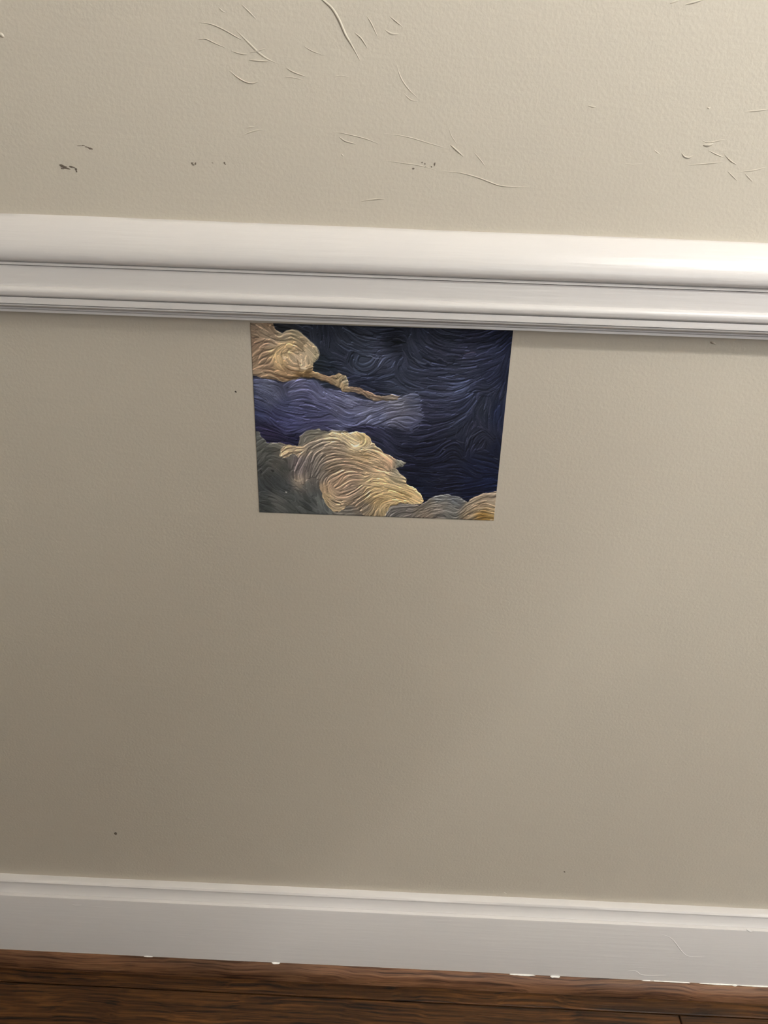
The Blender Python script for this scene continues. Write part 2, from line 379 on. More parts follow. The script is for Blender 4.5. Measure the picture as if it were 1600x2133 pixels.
RID = [
 (Q1, [(830,-30),(860,0),(910,45),(950,110),(985,190),(1020,250),(1068,338)], 1.05, .62),
 (Q1, [(1035,180),(1075,215),(1108,268)], .6, .4), (Q1, [(1105,90),(1130,130),(1168,210)], .5, .3),
 (Q1, [(1230,88),(1265,118),(1306,151)], .5, .35), (Q1, [(1205,165),(1240,187),(1285,190)], .8, .3),
 (Q1, [(165,124),(240,135),(310,165),(380,205),(412,222)], .5, .38), (Q1, [(160,219),(210,217),(260,240),(325,268)], .5, .35),
 (Q1, [(350,283),(400,298),(445,303)], .5, .35), (Q1, [(375,165),(430,220),(490,280),(540,320),(605,352)], .9, .32),
 (Q1, [(450,333),(500,338),(570,342)], .6, .45), (Q1, [(340,390),(380,425),(430,455),(470,463),(503,453)], .55, .5),
 (Q1, [(655,376),(700,402),(770,427)], .55, .4), (Q1, [(755,256),(800,283),(853,303)], .4, .3),
 (Q1, [(405,22),(450,65),(495,112)], .5, .3), (Q1, [(1268,348),(1285,410),(1310,460),(1350,510),(1392,547)], .55, .25),
 (Q1, [(1308,518),(1350,555),(1390,560)], .5, .25), (Q1, [(455,292),(500,283),(545,268)], .45, .35),
 (Q1, [(415,752),(470,730),(530,717)], .6, .35), (Q1, [(435,712),(460,706),(485,706)], .7, .3), (Q1, [(478,697),(500,680),(527,658)], .4, .25),
 (Q1, [(640,428),(690,430),(760,446)], .4, .22), (Q1, [(920,428),(960,420),(1010,430)], .4, .2), (Q1, [(280,40),(300,60),(320,70)], .6, .2),
 (Q2, [(80,75),(130,85),(190,100),(240,120)], .45, .28), (Q2, [(95,92),(118,108),(155,118)], .6, .4), (Q2, [(240,80),(330,92),(420,118),(480,135)], .45, .2),
 (Q2, [(485,120),(505,138),(532,162)], .75, .55), (Q2, [(250,175),(320,185),(375,193),(440,210)], .4, .25),
 (Q2, [(450,213),(520,219),(580,235),(620,250),(660,264),(710,268),(765,266)], .55, .42), (Q2, [(172,319),(215,312),(255,309)], .65, .5),
 (Q2, [(568,148),(590,172),(608,197)], .45, .25), (Q2, [(480,60),(490,90),(510,120)], .4, .18),
 (Q2, [(1320,192),(1380,187),(1447,181)], .5, .35), (Q2, [(1447,155),(1470,178),(1492,191)], .55, .4), (Q2, [(1500,216),(1550,210),(1595,199)], .5, .3),
 (Q2, [(1458,213),(1475,230),(1492,247)], .5, .3), (Q2, [(1520,223),(1532,236),(1548,252)], .5, .3), (Q2, [(1390,140),(1420,155),(1445,165)], .5, .3),
 (Q2, [(1297,150),(1306,162),(1322,166),(1338,158)], .7, .55), (Q2, [(1368,106),(1390,112),(1420,108),(1455,100)], .45, .3),
 (Q2, [(1372,122),(1390,122),(1408,116)], 1.3, .7),
 (Q3, [(945,25),(970,15),(1005,5)], .5, .3), (Q3, [(1045,32),(1110,15),(1180,-6)], .8, .5), (Q3, [(1440,746),(1530,738),(1610,729)], .55, .35),
 (Q3, [(400,705),(430,712),(455,713)], .6, .3), (Q3, [(1195,715),(1205,722),(1215,715)], .6, .3),
 (Q3, [(640,1090),(700,1098),(760,1090)], .4, .2), (Q3, [(840,1000),(860,1015),(880,1030)], .5, .22),
]
for fn, pts, wd, ht in RID:
    ridge('paint_ridge', [fn(p) for p in pts], wd*.0009, ht*.0013, M_WALL, wall_back)
for pts, wd, ht in [([(-3,69),(3,73),(9,78)], 1.5, 1.0), ([(1480,712),(1485,714),(1491,717)], 1.1, 1.3), ([(711,320),(713,323),(716,325)], .6, .4),
                    ([(1049,1858),(1052,1860),(1056,1862)], .5, .5)]:
    ridge('paint_nub', pts, wd*.0009, ht*.0009, M_WALL, wall_back)
def patch(name, blobs, mat, parent, plane=0.0, lift=.00012, seed=0):
    """thin ragged smear: each blob (px, py, rx, ry, tilt) becomes an irregular low dome"""
    r = random.Random(seed); v, f = [], []
    for px, py, rx, ry, tl in blobs:
        n = 11; base = len(v); k0 = on_wall(px, py, plane); v.append((k0.x, plane-lift*1.5, k0.z))
        for i in range(n):
            a = 2*math.pi*i/n; q = r.uniform(.55, 1.15)
            dx = rx*q*math.cos(a); dy = ry*q*math.sin(a)
            ex = dx*math.cos(tl)-dy*math.sin(tl); ey = dx*math.sin(tl)+dy*math.cos(tl)
            p = on_wall(px+ex, py+ey, plane); v.append((p.x, plane-lift, p.z))
        for i in range(n): f.append((base, base+1+(i+1) % n, base+1+i))
    o = link(name, mesh(name, v, f), mat, parent)
    return o
Q4 = lambda x, y: (x/2.857, 230+y/2.857)
def q4(x, y, rx, ry, t=0): p = Q4(x, y); return (p[0], p[1], rx/2.5, ry/2.2, t)
patch('scuff_mark', [q4(378,334,22,9,.35), q4(372,346,10,4,.2), q4(402,345,16,5,.3), q4(430,337,22,4,.2), q4(452,350,9,5,1), q4(456,364,6,4,.8), q4(360,326,10,4,0)], M_SCUFF, wall_back, seed=1)
patch('scuff_mark', [q4(475,210,16,2,.0), q4(520,218,14,2.5,.2), q4(538,226,18,5,.35), q4(497,208,8,2,.1)], M_SCUFF, wall_back, seed=2)
patch('scuff_mark', [q4(1143,314,9,5,0), q4(1150,324,8,4,0), q4(1163,318,5,7,.3)], M_SCUFF, wall_back, seed=3)
patch('scuff_mark', [q4(1336,314,6,6,.5), q4(1342,321,4,3,.5), q4(1265,312,5,2,.5)], M_SCUFF, wall_back, seed=4)
def q2(x, y, rx, ry, t=0): p = Q2((x, y)); return (p[0], p[1], rx/1.684, ry/1.684, t)
patch('scuff_mark', [q2(355,204,5,3), q2(386,183,4,2.5), q2(396,188,3,3), q2(398,198,3,2), q2(419,198,4,3), q2(430,189,3,9,.2)], M_SCUFF, wall_back, seed=5)
patch('dark_speck', [(491, 816, 2.6, 2.0, .5)], M_DIRT, wall_back, seed=6)
patch('dark_speck', [(241, 1736, 4.5, 4.0, .5)], M_SCUFF, wall_back, seed=7)
patch('dark_speck', [(1176, 1816, 2.2, 1.6, .5)], M_SCUFF, wall_back, seed=8)
# baseboard blemishes
BP = -.0152
ridge('paint_ridge', [(150,1884),(158,1886),(170,1885)], .0009, .0006, M_TRIM, baseboard_back, BP)
ridge('paint_ridge', [(190,1889),(210,1889),(232,1891)], .0004, .0003, M_TRIM, baseboard_back, BP)
ridge('paint_ridge', [(1375,1945),(1400,1956),(1430,1990),(1470,1992)], .0006, .0004, M_TRIM, baseboard_back, BP)
ridge('paint_ridge', [(1308,2022),(1325,2023),(1340,2031),(1390,2031)], .0006, .0004, M_TRIM, baseboard_back, BP)
ridge('paint_drip', [(1555,1936),(1563,1940),(1570,1938)], .0014, .0010, M_TRIM, baseboard_back, -.0148)
# bare white slivers on the moulding joint
def sliver(x0, x1, py, hgt, seed):
    r = random.Random(seed); n = max(5, int((x1-x0)/6)); v, f = [], []
    for i in range(n+1):
        t = i/n; px = x0+(x1-x0)*t; k = (math.sin(math.pi*t)**.5 if 0 < t < 1 else .05)*r.uniform(.6, 1.1)
        yy = py(px); a = on_wall(px, yy, -.0153); z = CAM_H-.8546
        v += [(a.x, -.0150, z+.0009*k), (a.x, -.0158-.0006*k*hgt, z+.0004*k), (a.x, -.0158-.0012*k*hgt, z-.0006*k*hgt), (a.x, -.0152, z-.0008*k*hgt)]
    for i in range(n):
        for j in range(3): f.append((i*4+j, i*4+j+1, i*4+j+5, i*4+j+4))
    f.append((3,2,1,0)); f.append(tuple(n*4+j for j in range(4)))
    return link('paint_sliver', mesh('paint_sliver', v, f), M_CHIP, baseboard_back)
jy = lambda px: 1976.6+.0487*px
for s, (a, b, h) in enumerate([(566,584,1.5), (1058,1120,1.0), (1145,1168,1.8), (1325,1440,.35), (1455,1540,.5), (1524,1536,1.0), (1540,1620,.6), (300,318,.25)]):
    sliver(a, b, jy, h, s)

# ------------------------------------------------------------------ painted-cloud wallpaper sample
def painting(GW, GH, corners_c):
    """colour field of the print on a GW x GH grid; drawing coordinates = a flat layout of the sheet"""
    rs = np.random.RandomState(3)
    uu, vv = np.meshgrid(np.linspace(0, 1, GW), np.linspace(0, 1, GH))      # v downward
    # projective map sheet -> drawing coordinates
    (x0,y0),(x1,y1),(x2,y2),(x3,y3) = corners_c
    dx1, dx2, sx = x1-x2, x3-x2, x0-x1+x2-x3; dy1, dy2, sy = y1-y2, y3-y2, y0-y1+y2-y3
    den = dx1*dy2-dx2*dy1; g = (sx*dy2-dx2*sy)/den; h = (dx1*sy-sx*dy1)/den
    a, b, c = x1-x0+g*x1, x3-x0+h*x3, x0; d, e, ff = y1-y0+g*y1, y3-y0+h*y3, y0
    wq = g*uu+h*vv+1; X = (a*uu+b*vv+c)/wq; Y = (d*uu+e*vv+ff)/wq
    def band(lo, hi, seed):
        r = np.random.RandomState(seed).randn(GH, GW); F = np.fft.fft2(r)
        fy = np.fft.fftfreq(GH)[:, None]; fx = np.fft.fftfreq(GW)[None, :]; fr = np.sqrt(fx*fx+fy*fy)
        F = F*np.exp(-(fr*lo)**2*2)*(1-np.exp(-(fr*hi)**2*2)); n = np.real(np.fft.ifft2(F)); return n/n.std()
    def blur(img, s):
        F = np.fft.fft2(img, axes=(0, 1)); fy = np.fft.fftfreq(GH)[:, None]; fx = np.fft.fftfreq(GW)[None, :]
        k = np.exp(-2*(math.pi*s)**2*(fx*fx+fy*fy)); return np.real(np.fft.ifft2(F*(k if img.ndim == 2 else k[..., None]), axes=(0, 1)))
    WX = X+band(12, 60, 5)*2.2; WY = Y+band(12, 60, 6)*2.2
    def inside(poly):
        p = np.array(poly, float); r = np.zeros(X.shape, bool)
        for (ax, ay), (bx, by) in zip(p, np.roll(p, -1, 0)):
            cnd = ((ay > WY) != (by > WY)); t = (bx-ax)*(WY-ay)/((by-ay) if by != ay else 1e-9)+ax
            r ^= cnd & (WX < t)
        return r
    S, Mb, Tn, G, C, B = range(6)
    cls = np.zeros(X.shape, int); lay = np.zeros(X.shape)
    def fill(poly, k, z):
        m = inside(poly); cls[m] = k; lay[m] = z
    fill([(40,392),(160,398),(240,425),(330,393),(420,408),(470,450),(560,468),(640,498),(740,528),(820,520),(900,498),(960,470),(1000,490),(1000,560),(1020,600),(990,660),(950,690),(860,668),(700,655),(640,662),(540,692),(440,680),(330,702),(250,706),(200,672),(140,640),(40,610)], Mb, .5)
    fill([(40,60),(185,70),(187,115),(235,143),(290,122),(345,148),(388,188),(424,222),(442,270),(410,308),(404,352),(440,370),(500,385),(545,363),(598,385),(598,438),(660,445),(720,472),(765,495),(840,488),(885,490),(870,516),(740,520),(690,492),(640,472),(570,468),(540,432),(450,407),(400,390),(340,388),(250,412),(180,402),(40,372)], Tn, 1)
    fill([(40,680),(100,690),(122,722),(150,750),(215,752),(260,760),(322,768),(328,722),(370,686),(440,674),(480,690),(530,680),(600,690),(700,800),(900,1100),(900,1220),(40,1220)], G, .9)
    fill([(218,830),(228,785),(262,762),(320,770),(345,770),(400,738),(470,716),(500,690),(560,696),(640,692),(690,694),(720,724),(750,768),(800,808),(850,832),(880,850),(922,860),(905,885),(860,892),(888,920),(920,955),(925,985),(978,1008),(1000,1040),(1020,1072),(1010,1090),(970,1096),(890,1085),(832,1110),(795,1165),(700,1180),(680,1150),(640,1100),(590,1098),(575,1128),(540,1140),(500,1122),(462,1060),(440,1000),(438,960),(400,940),(340,985),(300,960),(300,890),(330,840),(290,812),(258,835)], C, 1)
    fill([(795,1215),(805,1150),(832,1112),(890,1086),(960,1096),(1000,1100),(940,1215)], B, .95)
    fill([(930,1215),(945,1162),(1000,1100),(1060,1062),(1105,1040),(1150,1042),(1200,1046),(1262,1076),(1250,1130),(1200,1215)], B, 1.0)
    fill([(1185,1215),(1230,1112),(1280,1066),(1340,1036),(1440,1020),(1440,1215)], B, 1.1)
    CS = {
    S: [(250,100,50,52,58),(400,130,46,50,62),(480,180,42,46,60),(560,130,48,52,64),(650,150,46,50,62),(700,290,54,60,76),(640,330,50,56,72),(760,290,60,64,82),(560,280,40,44,58),(480,330,34,40,52),(440,320,30,36,42),(620,400,40,44,62),(700,440,34,38,54),(760,440,36,40,56),(850,410,50,55,72),(900,430,50,55,72),(880,190,26,28,38),(930,160,44,48,62),(1000,180,46,50,66),(1150,160,44,48,62),(1300,160,40,42,60),(1450,160,32,36,56),(1500,200,26,30,52),(1100,230,44,46,62),(1250,250,42,44,62),(1400,250,36,40,60),(1050,290,40,44,60),(1200,330,44,48,64),(1100,350,44,48,66),(1150,400,52,56,76),(1230,440,60,66,90),(1150,480,62,66,88),(1300,420,44,48,68),(1400,380,34,38,58),(1480,400,22,26,44),(1000,440,50,54,72),(1050,560,52,54,76),(1150,560,48,52,74),(1250,560,40,44,64),(1380,460,36,40,56),(1350,560,40,44,58),(1440,580,26,32,54),(1200,650,40,44,60),(1300,680,42,44,60),(1100,640,40,42,60),(1020,700,38,40,58),(900,720,40,42,60),(820,720,44,46,66),(780,770,40,42,60),(950,780,28,30,46),(1050,800,26,28,44),(1200,800,28,30,44),(1350,740,34,36,50),(1430,800,22,26,44),(1000,900,24,26,42),(1150,900,26,28,44),(1300,900,24,28,48),(1420,900,20,24,44),(1000,1000,22,26,42),(1150,1000,24,26,42),(1300,1020,20,24,44),(1400,980,20,26,50),(150,680,42,38,62),(250,730,36,34,56),(300,740,34,34,58),(110,660,42,40,64),(600,660,42,40,64),(700,680,44,44,68)],
    Mb: [(90,420,80,84,108),(150,430,86,90,112),(200,480,80,84,106),(240,440,60,62,82),(330,410,94,94,122),(400,420,90,92,124),(450,470,90,92,122),(520,490,94,96,126),(300,470,80,82,108),(350,520,66,68,96),(250,540,60,64,92),(150,520,64,68,90),(110,580,52,56,86),(200,600,56,58,90),(280,640,62,64,98),(350,600,64,66,96),(450,590,70,72,102),(430,660,60,60,90),(560,560,82,84,108),(620,520,108,110,138),(650,560,92,94,120),(600,620,82,86,118),(720,580,92,94,116),(760,620,86,90,116),(850,580,92,92,110),(900,560,94,94,108),(940,620,82,84,104),(880,520,96,96,108),(970,520,76,80,100),(970,660,60,62,84),(200,680,50,50,80)],
    Tn: [(80,120,140,118,96),(140,140,150,130,106),(160,100,136,112,88),(120,200,136,112,90),(80,200,124,100,80),(180,180,150,128,104),(250,160,152,136,112),(310,150,150,136,108),(360,200,152,132,104),(280,210,180,152,108),(240,240,168,142,104),(210,280,188,158,114),(230,310,176,146,104),(330,220,150,128,98),(390,250,150,134,108),(430,270,160,146,116),(300,290,184,160,128),(345,270,180,158,128),(350,330,198,176,144),(300,330,164,138,108),(120,280,128,106,84),(150,330,130,106,84),(100,350,140,116,92),(250,360,130,104,76),(330,370,104,80,50),(370,365,96,74,44),(200,390,124,100,76),(420,385,134,110,80),(480,395,128,104,80),(560,395,130,112,84),(590,400,134,124,104),(560,440,140,118,88),(650,455,120,100,82),(700,470,122,100,80),(750,500,120,102,84),(850,500,112,100,88)],
    G: [(110,720,88,88,84),(130,780,84,84,78),(200,770,96,94,86),(160,830,76,76,72),(200,870,82,80,74),(130,900,62,62,60),(120,1000,58,60,60),(200,960,60,62,62),(250,900,68,68,64),(250,800,88,84,76),(250,1000,64,66,66),(320,880,102,92,90),(340,850,112,102,100),(360,930,118,106,98),(330,970,124,112,100),(400,900,98,90,84),(380,1000,84,82,78),(430,880,96,88,80),(400,1060,80,82,80),(300,1060,70,72,70),(200,1080,82,82,78),(150,1110,62,64,62),(360,1100,66,68,66),(450,1110,84,86,84),(350,730,112,106,96),(400,700,108,104,92),(440,720,118,112,98),(550,690,112,106,92),(250,770,120,110,96),(700,1120,104,96,88),(600,1130,100,94,86),(650,1100,112,98,84)],
    C: [(270,780,172,148,114),(320,785,158,138,110),(300,800,150,130,104),(400,770,128,116,102),(450,760,126,114,100),(500,700,176,158,124),(560,710,198,178,138),(620,730,206,184,142),(680,720,186,160,112),(700,750,190,164,118),(640,780,212,192,152),(720,780,160,146,120),(560,760,142,124,104),(500,800,128,112,96),(560,830,132,114,96),(640,820,150,126,96),(700,820,150,124,88),(760,800,170,142,106),(800,840,194,160,124),(830,870,196,158,124),(750,850,184,158,122),(600,880,142,120,98),(520,900,118,102,84),(700,880,150,126,100),(780,890,170,142,110),(560,960,146,120,96),(640,930,136,114,94),(700,950,170,146,112),(800,960,196,168,122),(860,920,140,128,108),(885,870,110,108,96),(905,865,112,110,98),(860,960,150,134,104),(760,1000,188,160,116),(850,1020,196,168,118),(950,1040,192,162,112),(980,1070,202,172,122),(880,1060,184,154,104),(500,990,142,118,96),(480,1010,150,126,98),(560,1040,146,122,100),(520,1080,150,130,104),(540,1120,162,140,110),(480,1060,166,142,106),(620,1010,132,112,94),(640,1060,128,110,92),(720,1060,142,120,88),(760,1080,158,132,92),(800,1080,168,140,96),(700,1110,110,98,84),(780,1130,170,146,106),(840,1080,180,152,108),(760,1140,130,112,86),(320,900,104,94,92),(340,860,110,100,98),(330,960,130,116,102),(380,900,100,92,86),(400,860,104,96,90),(430,850,110,100,90),(420,930,96,90,84),(460,940,104,94,84)],
    B: [(850,1120,108,102,96),(900,1110,104,98,92),(940,1110,108,100,94),(850,1150,98,94,90),(1000,1120,110,100,88),(1050,1090,112,104,92),(1100,1060,104,104,102),(1200,1070,96,98,100),(1100,1120,120,110,100),(1150,1140,112,108,102),(1030,1160,118,104,90),(1230,1090,92,92,92),(1180,1160,100,98,92),(1260,1110,128,112,92),(1320,1060,134,118,98),(1400,1040,138,122,104),(1400,1080,150,132,110),(1330,1100,146,124,98),(1260,1160,130,112,88),(1350,1160,128,96,46),(1390,1165,140,108,54),(1400,1140,150,128,96)]}
    GD = {
    S: [[(970,130),(1000,200),(1080,260),(1200,290),(1330,280),(1440,240),(1510,170)],[(1050,125),(1100,165),(1200,180),(1320,170),(1420,140)],[(930,200),(960,270),(1020,310),(1130,330),(1250,330),(1350,300),(1470,240)],[(900,300),(920,350),(1000,370),(1130,360),(1260,340),(1390,320)],[(1000,400),(1100,410),(1220,410),(1330,370)],[(1060,490),(1150,490),(1230,470),(1300,420),(1360,370)],[(530,120),(560,180),(620,220),(720,250),(820,240),(880,230)],[(600,110),(680,150),(780,170),(870,160)],[(640,260),(620,300),(640,340),(700,355),(750,330),(770,290)],[(410,130),(420,190),(440,240)],[(460,130),(470,200)],[(440,320),(520,330),(600,350)],[(620,420),(700,400),(780,380),(840,360)],[(690,430),(760,450),(850,460)],[(900,300),(880,330),(900,390),(960,430),(1010,440)],[(1500,230),(1480,350),(1470,450)],[(1320,430),(1380,440),(1440,390)],[(1330,500),(1310,580),(1330,650),(1380,690)],[(1400,500),(1390,600),(1400,680)],[(1460,500),(1450,620)],[(1320,510),(1270,580),(1210,630),(1150,660)],[(1000,590),(1080,600),(1180,580)],[(1000,540),(1100,550),(1180,530)],[(1280,640),(1260,720),(1255,780)],[(1340,680),(1290,720),(1270,780)],[(900,740),(980,740),(1060,720)],[(890,800),(960,810),(1040,790)],[(900,840),(1000,850),(1090,830),(1130,790)],[(980,890),(1060,900),(1120,890)],[(980,930),(1060,945),(1150,940)],[(1000,970),(1080,985),(1160,970)],[(950,1000),(1050,1010),(1120,1010)],[(1150,780),(1200,760),(1230,790)],[(1330,760),(1360,720),(1400,760),(1430,830)],[(1340,820),(1400,830)],[(1250,900),(1310,930)],[(1250,1000),(1400,960)],[(95,640),(180,670),(260,710),(340,690)],[(110,700),(200,720),(300,740)],[(600,680),(700,690),(800,740),(860,800)],[(260,95),(330,105),(380,120)]],
    Mb: [[(85,410),(150,415),(220,440),(250,490)],[(90,490),(150,510),(170,530)],[(85,590),(140,610),(190,660),(270,690),(350,670),(400,650)],[(260,450),(300,420),(350,400),(410,410),(440,450),(480,490),(540,520)],[(280,480),(350,460),(400,480),(440,520),(500,530)],[(270,530),(380,520),(480,540),(540,580),(600,600),(660,590)],[(260,600),(400,630),(500,600)],[(330,660),(420,640),(540,640)],[(560,500),(620,520),(680,540),(740,540)],[(560,560),(610,590),(680,580),(740,560),(800,540)],[(530,600),(580,640),(650,640),(700,610)],[(700,640),(760,600),(830,570),(900,560),(980,540)],[(760,650),(850,610),(930,600),(990,620)],[(870,650),(940,680),(990,650)]],
    Tn: [[(70,110),(110,130),(150,170)],[(150,100),(190,150),(220,165),(260,150),(300,150),(350,180),(400,220),(430,250)],[(120,180),(160,170),(210,190),(260,175),(310,180),(360,220),(400,260)],[(70,250),(110,210),(160,190),(200,210)],[(70,300),(120,250),(180,230)],[(90,340),(150,300),(190,260)],[(210,300),(200,270),(220,230),(270,205),(330,225),(360,270),(370,320)],[(240,290),(250,320),(290,350),(340,355),(380,340)],[(80,365),(160,360),(240,380),(330,385),(400,375),(470,395),(540,420)],[(550,440),(560,400),(590,390)],[(600,450),(680,460),(740,500),(850,505)]],
    G: [[(105,800),(150,760),(220,770)],[(110,850),(140,800),(210,790),(240,800)],[(120,900),(160,870),(200,900)],[(115,950),(150,1000),(210,1050)],[(120,1040),(180,1050)],[(170,970),(220,1020),(300,1040)],[(230,920),(280,980),(330,1010)],[(300,1000),(330,1080),(400,1140)],[(310,870),(300,930),(340,980)],[(420,850),(400,920),(410,1000),(440,1080)],[(460,900),(440,960)],[(335,750),(350,710),(410,690),(460,690)],[(360,760),(380,730),(450,720)],[(600,1130),(680,1120),(720,1090)]],
    C: [[(220,800),(260,770),(320,775),(350,770)],[(330,900),(350,850),(380,800),(440,760),(520,740),(600,760),(620,780)],[(400,860),(430,810),(500,780),(590,790),(640,800)],[(430,870),(470,820),(550,800),(640,830)],[(430,920),(460,870),(540,840),(640,845),(700,860)],[(480,900),(540,870),(620,870),(700,890),(740,910)],[(540,920),(590,890),(660,900),(720,930)],[(560,970),(600,930),(680,935)],[(500,700),(560,720),(620,770)],[(660,700),(700,730),(690,770),(640,790)],[(680,810),(720,800),(780,830),(820,860)],[(760,840),(830,870),(840,890)],[(700,960),(740,930),(800,940),(850,970),(900,980)],[(700,990),(780,990),(860,1000),(960,1040),(1010,1070)],[(720,1050),(780,1020),(860,1030),(950,1070)],[(460,1000),(470,1060),(510,1120),(560,1125),(590,1100)],[(480,1050),(530,1090),(580,1090)],[(700,1090),(740,1050),(800,1040),(860,1060)],[(760,1130),(780,1080),(830,1060)],[(800,1150),(790,1110),(830,1090),(880,1075)],[(620,1080),(680,1040),(700,1010)],[(340,860),(320,920),(330,970)],[(380,860),(370,930)]],
    B: [[(810,1150),(840,1110),(900,1095),(960,1100)],[(860,1160),(900,1130),(950,1130)],[(950,1160),(1010,1110),(1080,1080),(1160,1070),(1230,1090)],[(1020,1160),(1070,1130),(1140,1120),(1190,1140)],[(980,1140),(1060,1100),(1150,1095),(1210,1110)],[(1070,1165),(1130,1150),(1160,1165)],[(1210,1150),(1270,1090),(1340,1050),(1415,1035)],[(1230,1160),(1290,1110),(1360,1080),(1410,1090)],[(1270,1165),(1330,1130),(1400,1140)],[(1310,1170),(1360,1150),(1400,1160)]]}
    cs_ = X[0, 1]-X[0, 0]
    base = np.zeros(X.shape+(3,)); c2 = np.zeros(X.shape); s2 = np.zeros(X.shape)
    for k in range(6):
        m = cls == k
        if not m.any(): continue
        x, y = X[m].astype(np.float32), Y[m].astype(np.float32)
        P = np.array(CS[k], np.float32); d2 = (x[:, None]-P[:, 0])**2+(y[:, None]-P[:, 1])**2+350
        wt = d2**-1.9; base[m] = (wt@P[:, 2:])/wt.sum(1)[:, None]
        sx_, sy_, an = [], [], []
        for gl_ in GD[k]:
            q = spline([(a_, b_, 0) for a_, b_ in gl_], 4*(len(gl_)-1))
            for p_, n_ in zip(q, q[1:]):
                sx_.append((p_.x+n_.x)/2); sy_.append((p_.y+n_.y)/2); an.append(math.atan2(n_.y-p_.y, n_.x-p_.x))
        sx_, sy_, an = (np.array(z, np.float32) for z in (sx_, sy_, an))
        cc = np.zeros(len(x)); ss = np.zeros(len(x))
        for i0 in range(0, len(x), 40000):
            sl = slice(i0, i0+40000)
            d2 = (x[sl, None]-sx_)**2+(y[sl, None]-sy_)**2+120; wt = d2**-1.7; ws = wt.sum(1)
            cc[sl] = (wt@np.cos(2*an))/ws; ss[sl] = (wt@np.sin(2*an))/ws
        c2[m] = cc; s2[m] = ss
    def mblur(mask, sg):
        k = mask.astype(float); bk = np.maximum(blur(k, sg), 1e-3); bb = blur(base*k[..., None], sg)/bk[..., None]; base[mask] = bb[mask]
    mblur(cls <= 1, 5.0)
    for k in range(2, 6): mblur(cls == k, 2.0)
    wob = band(14, 60, 9)*.08
    ang = np.arctan2(s2, c2)/2+wob; fxv, fyv = np.cos(ang), np.sin(ang)
    # brush relief: line integral convolution of band noise along the stroke directions
    gy, gx = np.meshgrid(np.arange(GH), np.arange(GW), indexing='ij')
    def lic(nz, steps):
        acc = nz.copy(); wsum = 1.0
        for sgn in (1, -1):
            px, py = gx.astype(float), gy.astype(float); vx, vy = sgn*fxv, sgn*fyv
            for i in range(steps):
                px = np.clip(px+vx, 0, GW-1); py = np.clip(py+vy, 0, GH-1)
                ix, iy = np.rint(px).astype(int), np.rint(py).astype(int)
                nx_, ny_ = fxv[iy, ix], fyv[iy, ix]; s = np.where(nx_*vx+ny_*vy < 0, -1, 1)
                vx, vy = nx_*s, ny_*s; wk = 1-i/steps
                acc += nz[iy, ix]*wk; 
                if sgn == 1: wsum += 2*wk
        acc /= wsum; return acc/acc.std()
    coarse = lic(band(4.6, 15, 31), 40); fine = lic(band(1.6, 4, 32), 16)
    amp = np.array([.24, .20, .18, .13, .25, .20])[cls]; amp = blur(amp, 3)
    ampf = np.array([.05, .06, .05, .05, .06, .05])[cls]
    hgt = np.tanh(coarse*.9)+.0*fine
    hs = blur(hgt, .8)
    # single loaded brush strokes laid over one another along the flow
    Hs = np.zeros(X.shape); jit = np.zeros(X.shape); rs2 = np.random.RandomState(17)
    dens = [560, 230, 150, 150, 330, 110]; hwr = [(3.2, 7.0), (3.0, 6.0), (2.6, 6.0), (3.4, 8.0), (2.6, 4.8), (2.4, 4.2)]; lnr = [(30, 95), (30, 80), (12, 44), (24, 70), (26, 80), (24, 60)]
    jobs = []
    for k in range(6):
        iy, ix = np.nonzero(cls == k)
        if len(iy) == 0: continue
        for q in rs2.randint(0, len(iy), dens[k]): jobs.append((k, ix[q], iy[q]))
    for qi in rs2.permutation(len(jobs)):
        k, sx0, sy0 = jobs[qi]; L = rs2.randint(*lnr[k]); hw = rs2.uniform(*hwr[k]); pts = []
        for sgn in (1, -1):
            x, y = float(sx0), float(sy0); vx, vy = sgn*fxv[sy0, sx0], sgn*fyv[sy0, sx0]; seg = []
            for _ in range(L//2//2):
                x += 2*vx; y += 2*vy; ix, iy = int(round(x)), int(round(y))
                if not (0 <= ix < GW and 0 <= iy < GH) or cls[iy, ix] != k: break
                seg.append((x, y)); nx_, ny_ = fxv[iy, ix], fyv[iy, ix]
                if nx_*vx+ny_*vy < 0: nx_, ny_ = -nx_, -ny_
                vx, vy = nx_, ny_
            pts = (pts+[(float(sx0), float(sy0))]+seg) if sgn == 1 else (seg[::-1]+pts)
        if len(pts) < 4: continue
        P_ = np.array(pts); m_ = hw+1
        ax0, ay0 = np.maximum(np.floor(P_.min(0)-m_), 0).astype(int); ax1, ay1 = np.ceil(P_.max(0)+m_).astype(int)+1
        ax1, ay1 = min(ax1, GW), min(ay1, GH); yy_, xx_ = np.mgrid[ay0:ay1, ax0:ax1]
        d2_ = ((xx_[..., None]-P_[:, 0])**2+(yy_[..., None]-P_[:, 1])**2); jm = d2_.argmin(-1); dm = np.sqrt(d2_.min(-1))
        t_ = jm/(len(P_)-1); tp = hw*np.clip(np.sin(math.pi*(t_*.9+.05)), .15, 1)**.5
        ok = (dm < tp) & (cls[ay0:ay1, ax0:ax1] == k)
        if not ok.any(): continue
        hv = rs2.uniform(.2, 1.0)+.9*np.sqrt(np.clip(1-(dm/tp)**2, 0, 1))
        Hs[ay0:ay1, ax0:ax1][ok] = hv[ok]; jit[ay0:ay1, ax0:ax1][ok] = rs2.normal(0, 1)
    Hs = blur(Hs+.10*fine, .65); gy2, gx2 = np.gradient(Hs); s2_ = gy2*.85+gx2*.45; s2_ /= s2_.std(); jit = blur(jit, .6)
    # printed impasto light: ridges catch light from above
    gyv, gxv = np.gradient(hs); sh = (gyv*.85+gxv*.35); sh /= sh.std()
    patchy = np.clip(.55+.55*blur(band(10, 70, 41), 6)/.5, .25, 1.5)
